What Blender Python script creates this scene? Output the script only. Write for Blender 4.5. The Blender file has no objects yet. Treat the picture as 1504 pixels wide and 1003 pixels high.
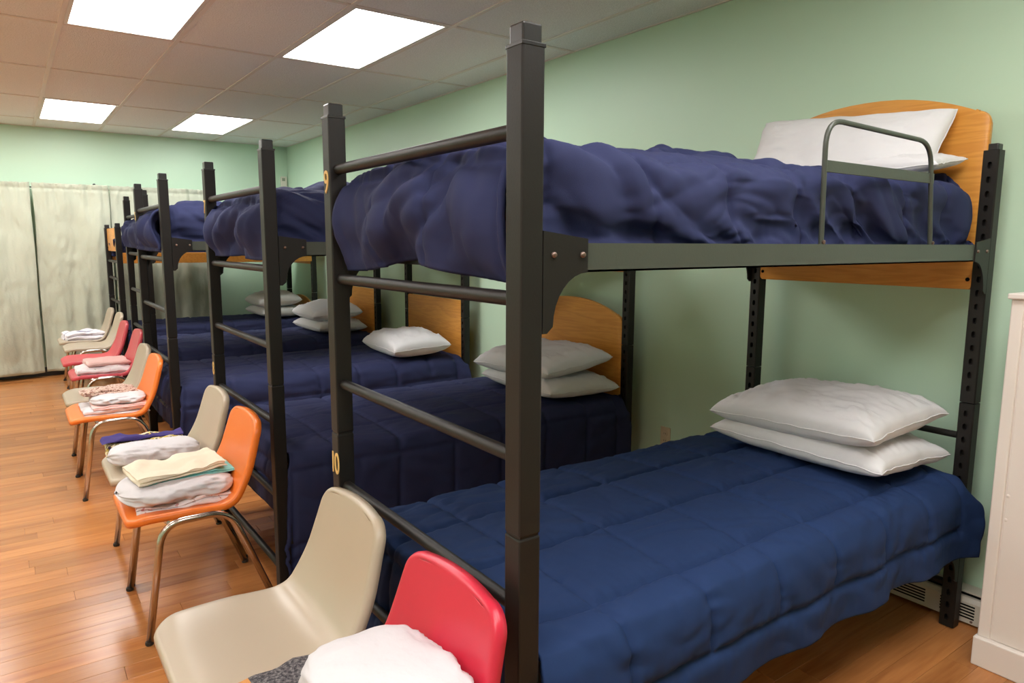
import bpy, bmesh, math, random
import numpy as np
from mathutils import Vector, Matrix
random.seed(7)
SC = bpy.context.scene
COL = SC.collection
PI = math.pi

# ------------------------------------------------------------------ camera, light, exposure
F_PX, YAW, PITCH, ROLL = 1031.7, 35.636, -8.0, 0.2524          # solved from the photograph's vanishing points
cam = bpy.data.cameras.new('camera'); cam.sensor_width = 36.0; cam.lens = F_PX * 36.0 / 1504.0
cam.clip_start = 0.02
camo = bpy.data.objects.new('camera', cam); COL.objects.link(camo)
_a, _p, _r = map(math.radians, (YAW, PITCH, ROLL))
fw = Vector((math.sin(_a) * math.cos(_p), math.cos(_a) * math.cos(_p), math.sin(_p)))
rt = Vector((math.cos(_a), -math.sin(_a), 0.0)); up = rt.cross(fw)
rt, up = rt * math.cos(_r) + up * math.sin(_r), up * math.cos(_r) - rt * math.sin(_r)
M = Matrix((rt, up, -fw)).transposed().to_4x4(); M.translation = Vector((0, 0, 1.4))
camo.matrix_world = M
SC.camera = camo
world = bpy.data.worlds.new('world'); SC.world = world; world.use_nodes = True
world.node_tree.nodes['Background'].inputs[0].default_value = (0.9, 0.95, 1.0, 1)
world.node_tree.nodes['Background'].inputs[1].default_value = 0.0
LIGHT = 7.0                                                     # emission of the fluorescent diffusers
SC.view_settings.view_transform = 'Standard'; SC.view_settings.look = 'None'
SC.view_settings.gamma = 1.0; SC.view_settings.use_curve_mapping = False
SC.view_settings.exposure = 0.87

# ------------------------------------------------------------------ room measures (metres)
XW, XL, YB, YF, ZC = 2.88, -3.6, 8.736, -2.6, 2.537
TX0, TDX, TY0, TDY = 0.33, 0.567, 3.385, 1.195                  # ceiling grid

# ------------------------------------------------------------------ helpers
def srgb(r, g, b):
    f = lambda c: (c / 255 / 12.92) if c / 255 <= 0.04045 else ((c / 255 + 0.055) / 1.055) ** 2.4
    return (f(r), f(g), f(b), 1.0)

def mat(name, color, rough=0.6, spec=0.5, metal=0.0, bump=None, vary=None, sheen=0.0, coat=0.0, emit=None):
    """bump=(scale,strength[,detail]); vary=(scale,amount) multiplies colour by soft noise"""
    m = bpy.data.materials.new(name); m.use_nodes = True
    nt = m.node_tree; b = nt.nodes['Principled BSDF']
    b.inputs['Base Color'].default_value = color; b.inputs['Roughness'].default_value = rough
    b.inputs['Specular IOR Level'].default_value = spec; b.inputs['Metallic'].default_value = metal
    b.inputs['Sheen Weight'].default_value = sheen; b.inputs['Sheen Roughness'].default_value = 0.4
    b.inputs['Coat Weight'].default_value = coat
    if emit:
        b.inputs['Emission Color'].default_value = emit[0]; b.inputs['Emission Strength'].default_value = emit[1]
    tc = nt.nodes.new('ShaderNodeTexCoord')
    if vary:
        n = nt.nodes.new('ShaderNodeTexNoise'); n.inputs['Scale'].default_value = vary[0]; n.inputs['Detail'].default_value = 4
        nt.links.new(tc.outputs['Object'], n.inputs['Vector'])
        r = nt.nodes.new('ShaderNodeMapRange'); r.inputs[3].default_value = 1 - vary[1]; r.inputs[4].default_value = 1 + vary[1]
        nt.links.new(n.outputs['Fac'], r.inputs[0])
        mx = nt.nodes.new('ShaderNodeMix'); mx.data_type = 'RGBA'; mx.blend_type = 'MULTIPLY'; mx.inputs[0].default_value = 1
        mx.inputs[6].default_value = color; nt.links.new(r.outputs[0], mx.inputs[7])
        nt.links.new(mx.outputs[2], b.inputs['Base Color'])
    if bump:
        n = nt.nodes.new('ShaderNodeTexNoise'); n.inputs['Scale'].default_value = bump[0]
        n.inputs['Detail'].default_value = bump[2] if len(bump) > 2 else 3
        nt.links.new(tc.outputs['Object'], n.inputs['Vector'])
        bp = nt.nodes.new('ShaderNodeBump'); bp.inputs['Strength'].default_value = bump[1]; bp.inputs['Distance'].default_value = 0.01
        nt.links.new(n.outputs['Fac'], bp.inputs['Height']); nt.links.new(bp.outputs[0], b.inputs['Normal'])
    return m

def wood(name, c1, c2, axis, rough=0.35, scale=1.0, per_piece=False, bandy=1.0):
    """grain stretched along an axis (0,1,2)"""
    m = bpy.data.materials.new(name); m.use_nodes = True; nt = m.node_tree; b = nt.nodes['Principled BSDF']
    N = nt.nodes.new; L = nt.links.new
    g = N('ShaderNodeNewGeometry'); mp = N('ShaderNodeMapping')
    sc = [14.0 * scale] * 3; sc[axis] = 1.1 * scale; mp.inputs['Scale'].default_value = sc
    L(g.outputs['Position'], mp.inputs['Vector'])
    n1 = N('ShaderNodeTexNoise'); n1.noise_dimensions = '4D'; n1.inputs['Scale'].default_value = 1.0; n1.inputs['Detail'].default_value = 5
    n1.inputs['Distortion'].default_value = 0.8
    n2 = N('ShaderNodeTexNoise'); n2.noise_dimensions = '4D'; n2.inputs['Scale'].default_value = 6.0; n2.inputs['Detail'].default_value = 3
    for n in (n1, n2): L(mp.outputs[0], n.inputs['Vector'])
    oi = N('ShaderNodeObjectInfo'); ad = N('ShaderNodeMath'); ad.operation = 'ADD'
    L(oi.outputs['Random'], ad.inputs[0]); L(g.outputs['Random Per Island'], ad.inputs[1])
    fr = N('ShaderNodeMath'); fr.operation = 'FRACT'; L(ad.outputs[0], fr.inputs[0])
    if per_piece:
        w = N('ShaderNodeMath'); w.operation = 'MULTIPLY'; w.inputs[1].default_value = 37.0; L(fr.outputs[0], w.inputs[0])
        L(w.outputs[0], n1.inputs['W']); L(w.outputs[0], n2.inputs['W'])
    # rings: sine of the noise
    mu = N('ShaderNodeMath'); mu.operation = 'MULTIPLY'; mu.inputs[1].default_value = 26.0 * bandy; L(n1.outputs['Fac'], mu.inputs[0])
    sn = N('ShaderNodeMath'); sn.operation = 'SINE'; L(mu.outputs[0], sn.inputs[0])
    mr = N('ShaderNodeMapRange'); mr.inputs[1].default_value = -1; mr.inputs[2].default_value = 1; L(sn.outputs[0], mr.inputs[0])
    mm = N('ShaderNodeMix'); mm.data_type = 'FLOAT'; mm.inputs[0].default_value = 0.55; L(mr.outputs[0], mm.inputs[2]); L(n2.outputs['Fac'], mm.inputs[3])
    mx = N('ShaderNodeMix'); mx.data_type = 'RGBA'; mx.inputs[6].default_value = c1; mx.inputs[7].default_value = c2
    L(mm.outputs[0], mx.inputs[0]); out = mx.outputs[2]
    if per_piece:
        v = N('ShaderNodeMapRange'); v.inputs[3].default_value = 0.82; v.inputs[4].default_value = 1.16; L(fr.outputs[0], v.inputs[0])
        m2 = N('ShaderNodeMix'); m2.data_type = 'RGBA'; m2.blend_type = 'MULTIPLY'; m2.inputs[0].default_value = 1
        L(out, m2.inputs[6]); L(v.outputs[0], m2.inputs[7]); out = m2.outputs[2]
    L(out, b.inputs['Base Color']); b.inputs['Roughness'].default_value = rough
    bp = N('ShaderNodeBump'); bp.inputs['Strength'].default_value = 0.05; bp.inputs['Distance'].default_value = 0.004
    L(n2.outputs['Fac'], bp.inputs['Height']); L(bp.outputs[0], b.inputs['Normal'])
    return m

def tag(o, label=None, cat=None, group=None, kind=None):
    if label: o['label'] = label
    if cat: o['category'] = cat
    if group: o['group'] = group
    if kind: o['kind'] = kind
    return o

def empty(name, loc=(0, 0, 0), rz=0.0):
    o = bpy.data.objects.new(name, None); COL.objects.link(o); o.location = loc; o.rotation_euler = (0, 0, rz)
    o.empty_display_size = 0.05
    return o

def link(name, me, m=None, parent=None, smooth=None):
    if m is not None and len(me.materials) == 0: me.materials.append(m)
    o = bpy.data.objects.new(name, me); COL.objects.link(o)
    if parent is not None: o.parent = parent
    if smooth: me.polygons.foreach_set('use_smooth', [True] * len(me.polygons))
    return o

def from_bm(name, bm, m=None, parent=None, smooth=False, angle=None):
    bmesh.ops.recalc_face_normals(bm, faces=bm.faces[:])
    me = bpy.data.meshes.new(name); bm.to_mesh(me); bm.free()
    if smooth:
        me.polygons.foreach_set('use_smooth', [True] * len(me.polygons))
        if angle: me.set_sharp_from_angle(angle=math.radians(angle))
    return link(name, me, m, parent)

def box(bm, x0, x1, y0, y1, z0, z1, bev=0.0, seg=2):
    r = bmesh.ops.create_cube(bm, size=1.0)
    vs = r['verts']
    for v in vs:
        v.co = Vector((x0 + (v.co.x + .5) * (x1 - x0), y0 + (v.co.y + .5) * (y1 - y0), z0 + (v.co.z + .5) * (z1 - z0)))
    if bev:
        es = list({e for v in vs for e in v.link_edges})
        bmesh.ops.bevel(bm, geom=es, offset=bev, segments=seg, affect='EDGES', profile=0.5)

def box_obj(name, x0, x1, y0, y1, z0, z1, m, parent=None, bev=0.0, seg=2):
    bm = bmesh.new(); box(bm, x0, x1, y0, y1, z0, z1, bev, seg)
    return from_bm(name, bm, m, parent)

def prism(bm, pts, axis, a0, a1):
    """extrude a 2-D outline; axis 0: pts=(y,z), axis 1: pts=(x,z), axis 2: pts=(x,y)"""
    def P(p, a): return {0: (a, p[0], p[1]), 1: (p[0], a, p[1]), 2: (p[0], p[1], a)}[axis]
    A = [bm.verts.new(P(p, a0)) for p in pts]; B = [bm.verts.new(P(p, a1)) for p in pts]
    n = len(pts)
    bm.faces.new(A); bm.faces.new(B[::-1])
    for i in range(n): bm.faces.new((A[i], B[i], B[(i + 1) % n], A[(i + 1) % n]))

def fillet(pts, r, n=6):
    pts = [Vector(p) for p in pts]; out = [pts[0]]
    for i in range(1, len(pts) - 1):
        a, b, c = pts[i - 1], pts[i], pts[i + 1]
        d1, d2 = (a - b), (c - b); rr = min(r, d1.length * .48, d2.length * .48)
        p, q = b + d1.normalized() * rr, b + d2.normalized() * rr
        for k in range(n + 1):
            t = k / n; out.append(p * (1 - t) ** 2 + b * 2 * t * (1 - t) + q * t * t)
    out.append(pts[-1]); return out

def tube(bm, pts, r, seg=10, cap=True, rx=None):
    pts = [Vector(p) for p in pts]; rings = []
    t0 = (pts[1] - pts[0]).normalized()
    n = t0.orthogonal().normalized() if abs(t0.z) > .9 else t0.cross(Vector((0, 0, 1))).normalized()
    for i, p in enumerate(pts):
        t = (pts[min(i + 1, len(pts) - 1)] - pts[max(i - 1, 0)]).normalized()
        n = (n - t * n.dot(t)).normalized(); b = t.cross(n)
        rings.append([bm.verts.new(p + n * r * math.cos(2 * PI * k / seg) + b * (rx or r) * math.sin(2 * PI * k / seg)) for k in range(seg)])
    for A, B in zip(rings, rings[1:]):
        for k in range(seg): bm.faces.new((A[k], A[(k + 1) % seg], B[(k + 1) % seg], B[k]))
    if cap: bm.faces.new(rings[0][::-1]); bm.faces.new(rings[-1])

def tube_obj(name, pts, r, m, parent=None, seg=12):
    bm = bmesh.new(); tube(bm, pts, r, seg)
    return from_bm(name, bm, m, parent, smooth=True, angle=40)

def lathe(bm, c, prof, axis='z', seg=14):
    """prof: (radius, height) pairs"""
    rings = []
    for rad, h in prof:
        ring = []
        for k in range(seg):
            a = 2 * PI * k / seg; u, v = rad * math.cos(a), rad * math.sin(a)
            d = {'z': (u, v, h), 'y': (u, h, v), 'x': (h, u, v)}[axis]
            ring.append(bm.verts.new((c[0] + d[0], c[1] + d[1], c[2] + d[2])))
        rings.append(ring)
    for A, B in zip(rings, rings[1:]):
        for k in range(seg): bm.faces.new((A[k], A[(k + 1) % seg], B[(k + 1) % seg], B[k]))
    bm.faces.new(rings[0][::-1]); bm.faces.new(rings[-1])

# ---- numpy gradient noise
_rs = np.random.RandomState(3)
_perm = np.concatenate([_rs.permutation(256)] * 3)
_gr = _rs.randn(256, 3); _gr /= np.linalg.norm(_gr, axis=1)[:, None]
def noise(x, y, z=0.0):
    x, y, z = np.broadcast_arrays(np.asarray(x, float), np.asarray(y, float), np.asarray(z, float))
    xi, yi, zi = np.floor(x).astype(int), np.floor(y).astype(int), np.floor(z).astype(int)
    xf, yf, zf = x - xi, y - yi, z - zi
    fade = lambda t: t * t * t * (t * (t * 6 - 15) + 10)
    u, v, w = fade(xf), fade(yf), fade(zf); out = 0
    for dx in (0, 1):
        for dy in (0, 1):
            for dz in (0, 1):
                h = _perm[_perm[_perm[(xi + dx) & 255] + ((yi + dy) & 255)] + ((zi + dz) & 255)]
                g = _gr[h]
                dot = g[..., 0] * (xf - dx) + g[..., 1] * (yf - dy) + g[..., 2] * (zf - dz)
                out = out + dot * (u if dx else 1 - u) * (v if dy else 1 - v) * (w if dz else 1 - w)
    return out * 1.6
def ridge(n): return 1 - 2 * np.minimum(np.abs(n) * 1.6, 1)
def billow(n): return 2 * np.minimum(np.sqrt(n * n + .0012) * 1.7, 1.15) - 1       # round crests, sharp valleys

def grid_mesh(name, P, closed_u=False, drop=None):
    """P: (nu,nv,3) array to a quad mesh"""
    nu, nv = P.shape[:2]
    me = bpy.data.meshes.new(name)
    idx = np.arange(nu * nv).reshape(nu, nv)
    if closed_u: idx = np.vstack([idx, idx[:1]])
    q = np.stack([idx[:-1, :-1], idx[1:, :-1], idx[1:, 1:], idx[:-1, 1:]], -1).reshape(-1, 4)
    if drop is not None: q = q[~drop.reshape(-1)]
    me.vertices.add(nu * nv); me.vertices.foreach_set('co', P.reshape(-1).astype(np.float32))
    me.loops.add(q.size); me.loops.foreach_set('vertex_index', q.reshape(-1).astype(np.int32))
    me.polygons.add(len(q)); me.polygons.foreach_set('loop_start', np.arange(0, q.size, 4, dtype=np.int32))
    me.update(calc_edges=True); me.validate()
    me.polygons.foreach_set('use_smooth', [True] * len(me.polygons))
    return me

def grid_normals(P):
    du = np.gradient(P, axis=0); dv = np.gradient(P, axis=1)
    n = np.cross(du, dv); n /= (np.linalg.norm(n, axis=-1, keepdims=True) + 1e-12)
    return n

def sstep(a, b, x): t = np.clip((x - a) / (b - a), 0, 1); return t * t * (3 - 2 * t)

# ------------------------------------------------------------------ materials
M_WALL = mat('mint_wall_paint', srgb(197, 225, 200), 0.42, 0.4, bump=(35, .05, 4), vary=(1.2, .02))
M_CEIL = mat('ceiling_tile_fissured', srgb(243, 243, 243), 0.9, 0.2, bump=(160, .5, 3), vary=(150, .22))
M_TBAR = mat('ceiling_grid_paint', srgb(232, 224, 218), 0.5, 0.3)
M_LIGHT = mat('light_diffuser', (1, 1, 1, 1), 0.6, emit=((1.0, 0.985, 0.965, 1), LIGHT))
M_LFRAME = mat('light_frame', srgb(225, 222, 216), 0.5)
M_FLOOR = wood('laminate_floor', srgb(204, 138, 80), srgb(138, 76, 36), 0, rough=0.22, per_piece=True, bandy=.3)
M_SUBFLOOR = mat('floor_underlay', srgb(150, 96, 56), 0.7)
M_OAK = wood('oak_laminate', srgb(226, 160, 72), srgb(200, 130, 50), 1, rough=0.38, scale=1.5, bandy=1.6)
M_OAKEDGE = mat('oak_edge_band', srgb(204, 136, 64), 0.4)
M_STEEL = mat('black_painted_steel', srgb(30, 27, 25), 0.46, 0.35, bump=(220, .03), vary=(3, .12))
M_STEELG = mat('grey_green_painted_steel', srgb(70, 74, 66), 0.38, 0.5, bump=(200, .03), vary=(3, .1))
M_DARK = mat('dark_hole', srgb(14, 13, 12), 0.8, 0.1)
M_CAP = mat('black_plastic_cap', srgb(34, 34, 34), 0.3)
M_BOLT = mat('bolt_steel', srgb(120, 100, 90), 0.35, 0.5, metal=0.7)
M_NUM = mat('brass_number_paint', srgb(236, 196, 120), 0.5)
M_CHROME = mat('chrome_tube', srgb(200, 190, 180), 0.16, 0.5, metal=1.0)
M_GLIDE = mat('dark_glide', srgb(40, 36, 32), 0.5)
M_NAVY = mat('navy_comforter_cotton', srgb(47, 52, 86), 0.8, 0.18, bump=(700, .10, 2), vary=(9, .06))
M_BLUE = mat('blue_navy_comforter_cotton', srgb(34, 54, 94), 0.8, 0.18, bump=(700, .10, 2), vary=(9, .06))
M_PILLOW = mat('white_pillowcase', srgb(224, 222, 224), 0.75, 0.25, bump=(14, .35, 5))
M_MATT = mat('mattress_ticking', srgb(206, 176, 160), 0.8, 0.2)
M_CURT = mat('pale_green_curtain', srgb(190, 195, 177), 0.85, 0.15, bump=(60, .25, 5), vary=(3.0, .05))
M_CABINET = mat('white_cabinet_paint', srgb(238, 228, 220), 0.4, 0.4, bump=(12, .04, 3))
M_HEATER = mat('heater_enamel', srgb(206, 198, 184), 0.45, vary=(20, .06))
M_PLATE = mat('beige_outlet_plastic', srgb(214, 200, 170), 0.4)
M_THERM = mat('thermostat_plastic', srgb(226, 220, 206), 0.4)
M_LCD = mat('thermostat_display', srgb(150, 160, 140), 0.25)
M_CORANGE = mat('orange_plastic_shell', srgb(240, 122, 40), 0.3, 0.5, bump=(300, .02))
M_CRED = mat('red_plastic_shell', srgb(206, 44, 66), 0.28, 0.5, bump=(300, .02))
M_CPINK = mat('faded_red_plastic_shell', srgb(208, 72, 84), 0.32, 0.5, bump=(300, .02))
M_CBEIGE = mat('beige_plastic_shell', srgb(184, 169, 148), 0.3, 0.5, bump=(300, .02), vary=(8, .03))

# ------------------------------------------------------------------ room shell
def struct(o): o['kind'] = 'structure'; return o
struct(box_obj('wall_right', XW, XW + .1, YF, YB, 0, ZC, M_WALL))
struct(box_obj('wall_back', XL, XW + .1, YB, YB + .1, 0, ZC, M_WALL))
struct(box_obj('wall_left', XL - .1, XL, YF, YB + .1, 0, ZC, M_WALL))
struct(box_obj('wall_front', XL - .1, XW + .1, YF - .1, YF, 0, ZC, M_WALL))

# floor with real planks (strips run away from the bed wall)
floor = struct(box_obj('floor', XL, XW, YF, YB, -.08, -.004, M_SUBFLOOR))
PW, GAP = 0.0865, 0.0005
def plank_bm(bm, x0, x1, y0, y1): box(bm, x0 + GAP, x1 - GAP, y0 + GAP * .6, y1 - GAP * .6, -.010, 0.0, 0.0007, 1)
planks = []
j = 0; y = YF
while y < YB - 1e-4:
    y2 = min(y + PW, YB); x = XL - random.uniform(0, 1.1)
    while x < XW:
        ln = random.choice((0.8, 1.0, 1.2)); x2 = x + ln
        xa, xb = max(x, XL), min(x2, XW)
        if xb - xa > .03: planks.append((xa, xb, y, y2))
        x = x2
    y = y2
def seen(p):
    v = Vector(((p[0] + p[1]) / 2, (p[2] + p[3]) / 2, 0)) - Vector((0, 0, 1.4))
    best = 1e9
    for fx in (0.02, .25, .5, .75, .98):
        q = Vector((p[0] + (p[1] - p[0]) * fx, (p[2] + p[3]) / 2, -1.4))
        dz = q.dot(fw)
        if dz < .3: continue
        px, py = 752 + F_PX * q.dot(rt) / dz, 501.5 - F_PX * q.dot(up) / dz
        if -40 < px < 1544 and py < 1040: best = min(best, dz)
    return best
planks.sort(key=seen)
meshes = {}
for k, (xa, xb, ya, yb) in enumerate(planks[:295]):
    key = (round(xb - xa, 3), round(yb - ya, 3))
    if key not in meshes:
        bm = bmesh.new(); plank_bm(bm, 0, xb - xa, 0, yb - ya)
        me = bpy.data.meshes.new('plank'); bmesh.ops.recalc_face_normals(bm, faces=bm.faces[:]); bm.to_mesh(me); bm.free()
        me.materials.append(M_FLOOR); meshes[key] = me
    o = bpy.data.objects.new('plank', meshes[key]); COL.objects.link(o); o.parent = floor; o.location = (xa, ya, 0)
V, Fc = [], []
for xa, xb, ya, yb in planks[295:]:
    i = len(V); g = GAP
    for z in (0.0, -.006):
        V += [(xa + g, ya + g * .6, z), (xb - g, ya + g * .6, z), (xb - g, yb - g * .6, z), (xa + g, yb - g * .6, z)]
    Fc += [(i, i + 1, i + 2, i + 3)] + [(i + a, i + 4 + a, i + 4 + (a + 1) % 4, i + (a + 1) % 4) for a in range(4)]
me = bpy.data.meshes.new('plank_field'); me.from_pydata(V, [], Fc); me.update()
tag(link('plank_field', me, M_FLOOR, floor), kind='stuff')

# ceiling: slab, lay-in tiles in a T-bar grid, fluorescent panels in some of the openings
ceiling = struct(box_obj('ceiling', XL - .1, XW + .1, YF - .1, YB + .1, ZC + .03, ZC + .10, M_CEIL))
xs = sorted({XL, XW} | {round(TX0 + TDX * k, 4) for k in range(-12, 8) if XL + .02 < TX0 + TDX * k < XW - .02})
ys = sorted({YF, YB} | {round(TY0 + TDY * k, 4) for k in range(-8, 8) if YF + .02 < TY0 + TDY * k < YB - .02})
light_cells = []
for i in range(len(xs) - 1):
    for k in range(len(ys) - 1):
        x0, x1, y0, y1 = xs[i], xs[i + 1], ys[k], ys[k + 1]
        ci, cj = round((x0 - TX0) / TDX), round((y0 - TY0) / TDY)
        if abs(x1 - x0 - TDX) < .01 and abs(y1 - y0 - TDY) < .01 and ci % 2 == 0 and cj % 3 == 0:
            light_cells.append((x0, x1, y0, y1)); continue
        box_obj('ceiling_tile', x0 + .002, x1 - .002, y0 + .002, y1 - .002, ZC + .004, ZC + .022, M_CEIL, ceiling, .003, 1)
for x in xs: box_obj('grid_bar', max(x - .012, XL), min(x + .012, XW), YF, YB, ZC - .001, ZC + .006, M_TBAR, ceiling)
for y in ys: box_obj('grid_bar', XL, XW, max(y - .012, YF), min(y + .012, YB), ZC - .0005, ZC + .006, M_TBAR, ceiling)
LLAB = {(0, 0): 'bright ceiling panel cut by the top edge, nearer and left', (2, 0): 'large bright ceiling panel above the second bunk bed',
        (0, 3): 'far left bright ceiling panel in front of the curtains', (2, 3): 'far right bright ceiling panel near the back corner'}
for x0, x1, y0, y1 in light_cells:
    ci, cj = round((x0 - TX0) / TDX), round((y0 - TY0) / TDY)
    t = empty('ceiling_light', ((x0 + x1) / 2, (y0 + y1) / 2, ZC))
    tag(t, LLAB.get((ci, cj), 'fluorescent ceiling panel over the floor outside the picture'), 'ceiling light', 'fluorescent ceiling panels')
    hx, hy = (x1 - x0) / 2 - .013, (y1 - y0) / 2 - .013
    bm = bmesh.new(); s = .02
    for a in ((-hx, hx, -hy, -hy + s), (-hx, hx, hy - s, hy), (-hx, -hx + s, -hy + s, hy - s), (hx - s, hx, -hy + s, hy - s)):
        box(bm, a[0], a[1], a[2], a[3], .000, .025)
    from_bm('frame', bm, M_LFRAME, t)
    box_obj('diffuser', -hx + s, hx - s, -hy + s, hy - s, .008, .014, M_LIGHT, t)

# ------------------------------------------------------------------ bunk beds
W_ = 0.05                                                       # post section
RUNGS = (1.600, 1.296, 0.992, 0.687, 0.381, 0.076)
def foot_post(p, x, y, zt, zs, m=M_STEEL):
    bm = bmesh.new()
    box(bm, x, x + W_, y, y + W_, 0.004, zs - .002, .004)
    box(bm, x, x + W_, y, y + W_, zs + .002, zt, .004)
    box(bm, x + .003, x + W_ - .003, y + .003, y + W_ - .003, zs - .01, zs + .01)
    o = from_bm('foot_post', bm, m, p)
    bm = bmesh.new()
    box(bm, x + .004, x + W_ - .004, y + .004, y + W_ - .004, zt - .002, zt + .036, .004)
    box(bm, x - .001, x + W_ + .001, y - .001, y + W_ + .001, zt - .004, zt + .003, .001)
    from_bm('post_cap', bm, M_CAP, o)
    return o

def head_post(p, x, y, zt, zs, m=M_STEEL):
    """post whose bed-side face is punched with a row of slots"""
    bm = bmesh.new(); pitch = .048
    for z0, z1 in ((0.004, zs - .002), (zs + .002, zt)):
        n = int((z1 - z0 - .02) / pitch); zc0 = z0 + (z1 - z0 - n * pitch) / 2
        c = .004
        yA, yB = y + c, y + W_ - c
        # other sides
        ring = lambda z: [bm.verts.new(q) for q in ((x, yA, z), (x + c, y, z), (x + W_ - c, y, z), (x + W_, yA, z), (x + W_, yB, z), (x + W_ - c, y + W_, z), (x + c, y + W_, z), (x, yB, z))]
        R0, R1 = ring(z0), ring(z1)
        for k in range(7): bm.faces.new((R0[k], R0[k + 1], R1[k + 1], R1[k]))
        bm.faces.new(R0); bm.faces.new(R1[::-1])
        def q4(ya, yb, za, zb): bm.faces.new([bm.verts.new(q) for q in ((x, ya, za), (x, yb, za), (x, yb, zb), (x, ya, zb))])
        q4(yA, yB, z0, zc0); q4(yA, yB, zc0 + n * pitch, z1)
        for k in range(n):
            za, zb = zc0 + k * pitch, zc0 + (k + 1) * pitch; zc = (za + zb) / 2; yc = (yA + yB) / 2
            O = [bm.verts.new(q) for q in ((x, yA, za), (x, yB, za), (x, yB, zb), (x, yA, zb))]
            a, b, d = .0068, .0110, .005
            I = [(-a + d * .6, -b), (a - d * .6, -b), (a, -b + d), (a, b - d), (a - d * .6, b), (-a + d * .6, b), (-a, b - d), (-a, -b + d)]
            A = [bm.verts.new((x, yc + u, zc + v)) for u, v in I]; B = [bm.verts.new((x + .02, yc + u, zc + v)) for u, v in I]
            bm.faces.new((O[0], O[1], A[1], A[0])); bm.faces.new((O[1], A[2], A[1])); bm.faces.new((O[1], O[2], A[3], A[2]))
            bm.faces.new((O[2], A[4], A[3])); bm.faces.new((O[2], O[3], A[5], A[4])); bm.faces.new((O[3], A[6], A[5]))
            bm.faces.new((O[3], O[0], A[7], A[6])); bm.faces.new((O[0], A[0], A[7]))
            for t in range(8): bm.faces.new((A[t], A[(t + 1) % 8], B[(t + 1) % 8], B[t]))
            bm.faces.new(B)
    bmesh.ops.remove_doubles(bm, verts=bm.verts[:], dist=1e-5)
    o = from_bm('head_post', bm, m, p)
    bm = bmesh.new(); box(bm, x + .006, x + W_ - .006, y + .006, y + W_ - .006, zt - .002, zt + .022, .004)
    from_bm('post_cap', bm, M_CAP, o)
    return o

def bolt(parent, x, y, z, axis, s=1, r=.006):
    bm = bmesh.new(); lathe(bm, (x, y, z), [(r, -.001 * s), (r, .002 * s), (r * .85, .0045 * s), (r * .4, .0055 * s)], axis, 12)
    return from_bm('bolt', bm, M_BOLT, parent, smooth=True, angle=50)

def gusset(p, x, ysurf, zr0, zr1, sx, sy):
    """curved corner plate from a post along a rail; sx = direction along x, sy = outward side along y"""
    L = .108; pts = [(0, zr1 + .022), (L, zr1 + .008), (L, zr0)]
    cx, cz, r = L, zr0 - .100, .100
    for k in range(1, 9):
        a = PI / 2 + k / 8 * PI / 2; pts.append((cx + (L - .024) * math.cos(a), cz + r * math.sin(a)))
    pts += [(.010, zr0 - .112), (0, zr0 - .112)]
    bm = bmesh.new(); prism(bm, [(x + sx * a, b) for a, b in pts], 1, ysurf, ysurf + sy * .005)
    o = from_bm('gusset_plate', bm, M_STEEL, p)
    for d in (.024, .094): bolt(o, x + sx * d, ysurf + sy * .005, zr1 - .022, 'y', sy)
    return o

def headboard(p, x, y0, y1, z0, z1, arch, seed=0):
    """x = face toward the bed; arch = height of the crown above the shoulders (0 = flat)"""
    pts = [(y0 + .02, z0), (y1 - .02, z0), (y1, z0 + .02)]
    if arch > 0:
        yc = (y0 + y1) / 2; hw = (y1 - y0) / 2; rc = .045
        top = lambda e: z1 - arch * abs(e) ** 2.2
        ec = 1 - rc / hw; zc = top(ec) - rc
        right = [(yc + hw - rc + rc * math.cos(q * PI / 2 / 6), zc + rc * math.sin(q * PI / 2 / 6)) for q in range(6)]
        arc = [(yc + hw * ec * math.cos(PI * k / 20), top(ec * math.cos(PI * k / 20))) for k in range(21)]
        pts += right + arc + [(2 * yc - a, b) for a, b in right[::-1]]
    else:
        pts += [(y1, z1 - .012), (y1 - .012, z1), (y0 + .012, z1), (y0, z1 - .012)]
    pts.append((y0, z0 + .02))
    bm = bmesh.new(); prism(bm, pts, 0, x, x + .02)
    es = [e for e in bm.edges if abs(e.verts[0].co.x - e.verts[1].co.x) < 1e-6]
    bmesh.ops.bevel(bm, geom=es, offset=.005, segments=2, affect='EDGES', profile=.5)
    o = from_bm('headboard', bm, M_OAK, p, smooth=True, angle=35)
    for yy in (y0 + .025, y1 - .025):
        bm = bmesh.new(); lathe(bm, (x, yy, z0 + .035), [(.007, .001), (.007, -.002), (.004, -.004)], 'x', 10); from_bm('bolt', bm, M_DARK, o)
    return o

def number(parent, text, x, y, z, h):
    c = bpy.data.curves.new('number', 'FONT'); c.body = text; c.size = h * 1.4; c.align_x = 'CENTER'; c.align_y = 'CENTER'; c.extrude = .0012
    c.space_character = .82
    t = bpy.data.objects.new('tmp', c); COL.objects.link(t)
    bpy.context.view_layer.update()
    me = bpy.data.meshes.new_from_object(t.evaluated_get(bpy.context.evaluated_depsgraph_get()))
    bpy.data.objects.remove(t); bpy.data.curves.remove(c)
    R = Matrix(((0, 0, -1), (-1, 0, 0), (0, 1, 0))).to_4x4(); R.translation = Vector((x - .0012, y, z))
    S = Matrix.Diagonal((.78, 1, 1, 1)); me.transform(R @ S)
    o = link('number', me, M_NUM, parent); tag(o, 'cream painted number ' + text); return o

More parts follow.
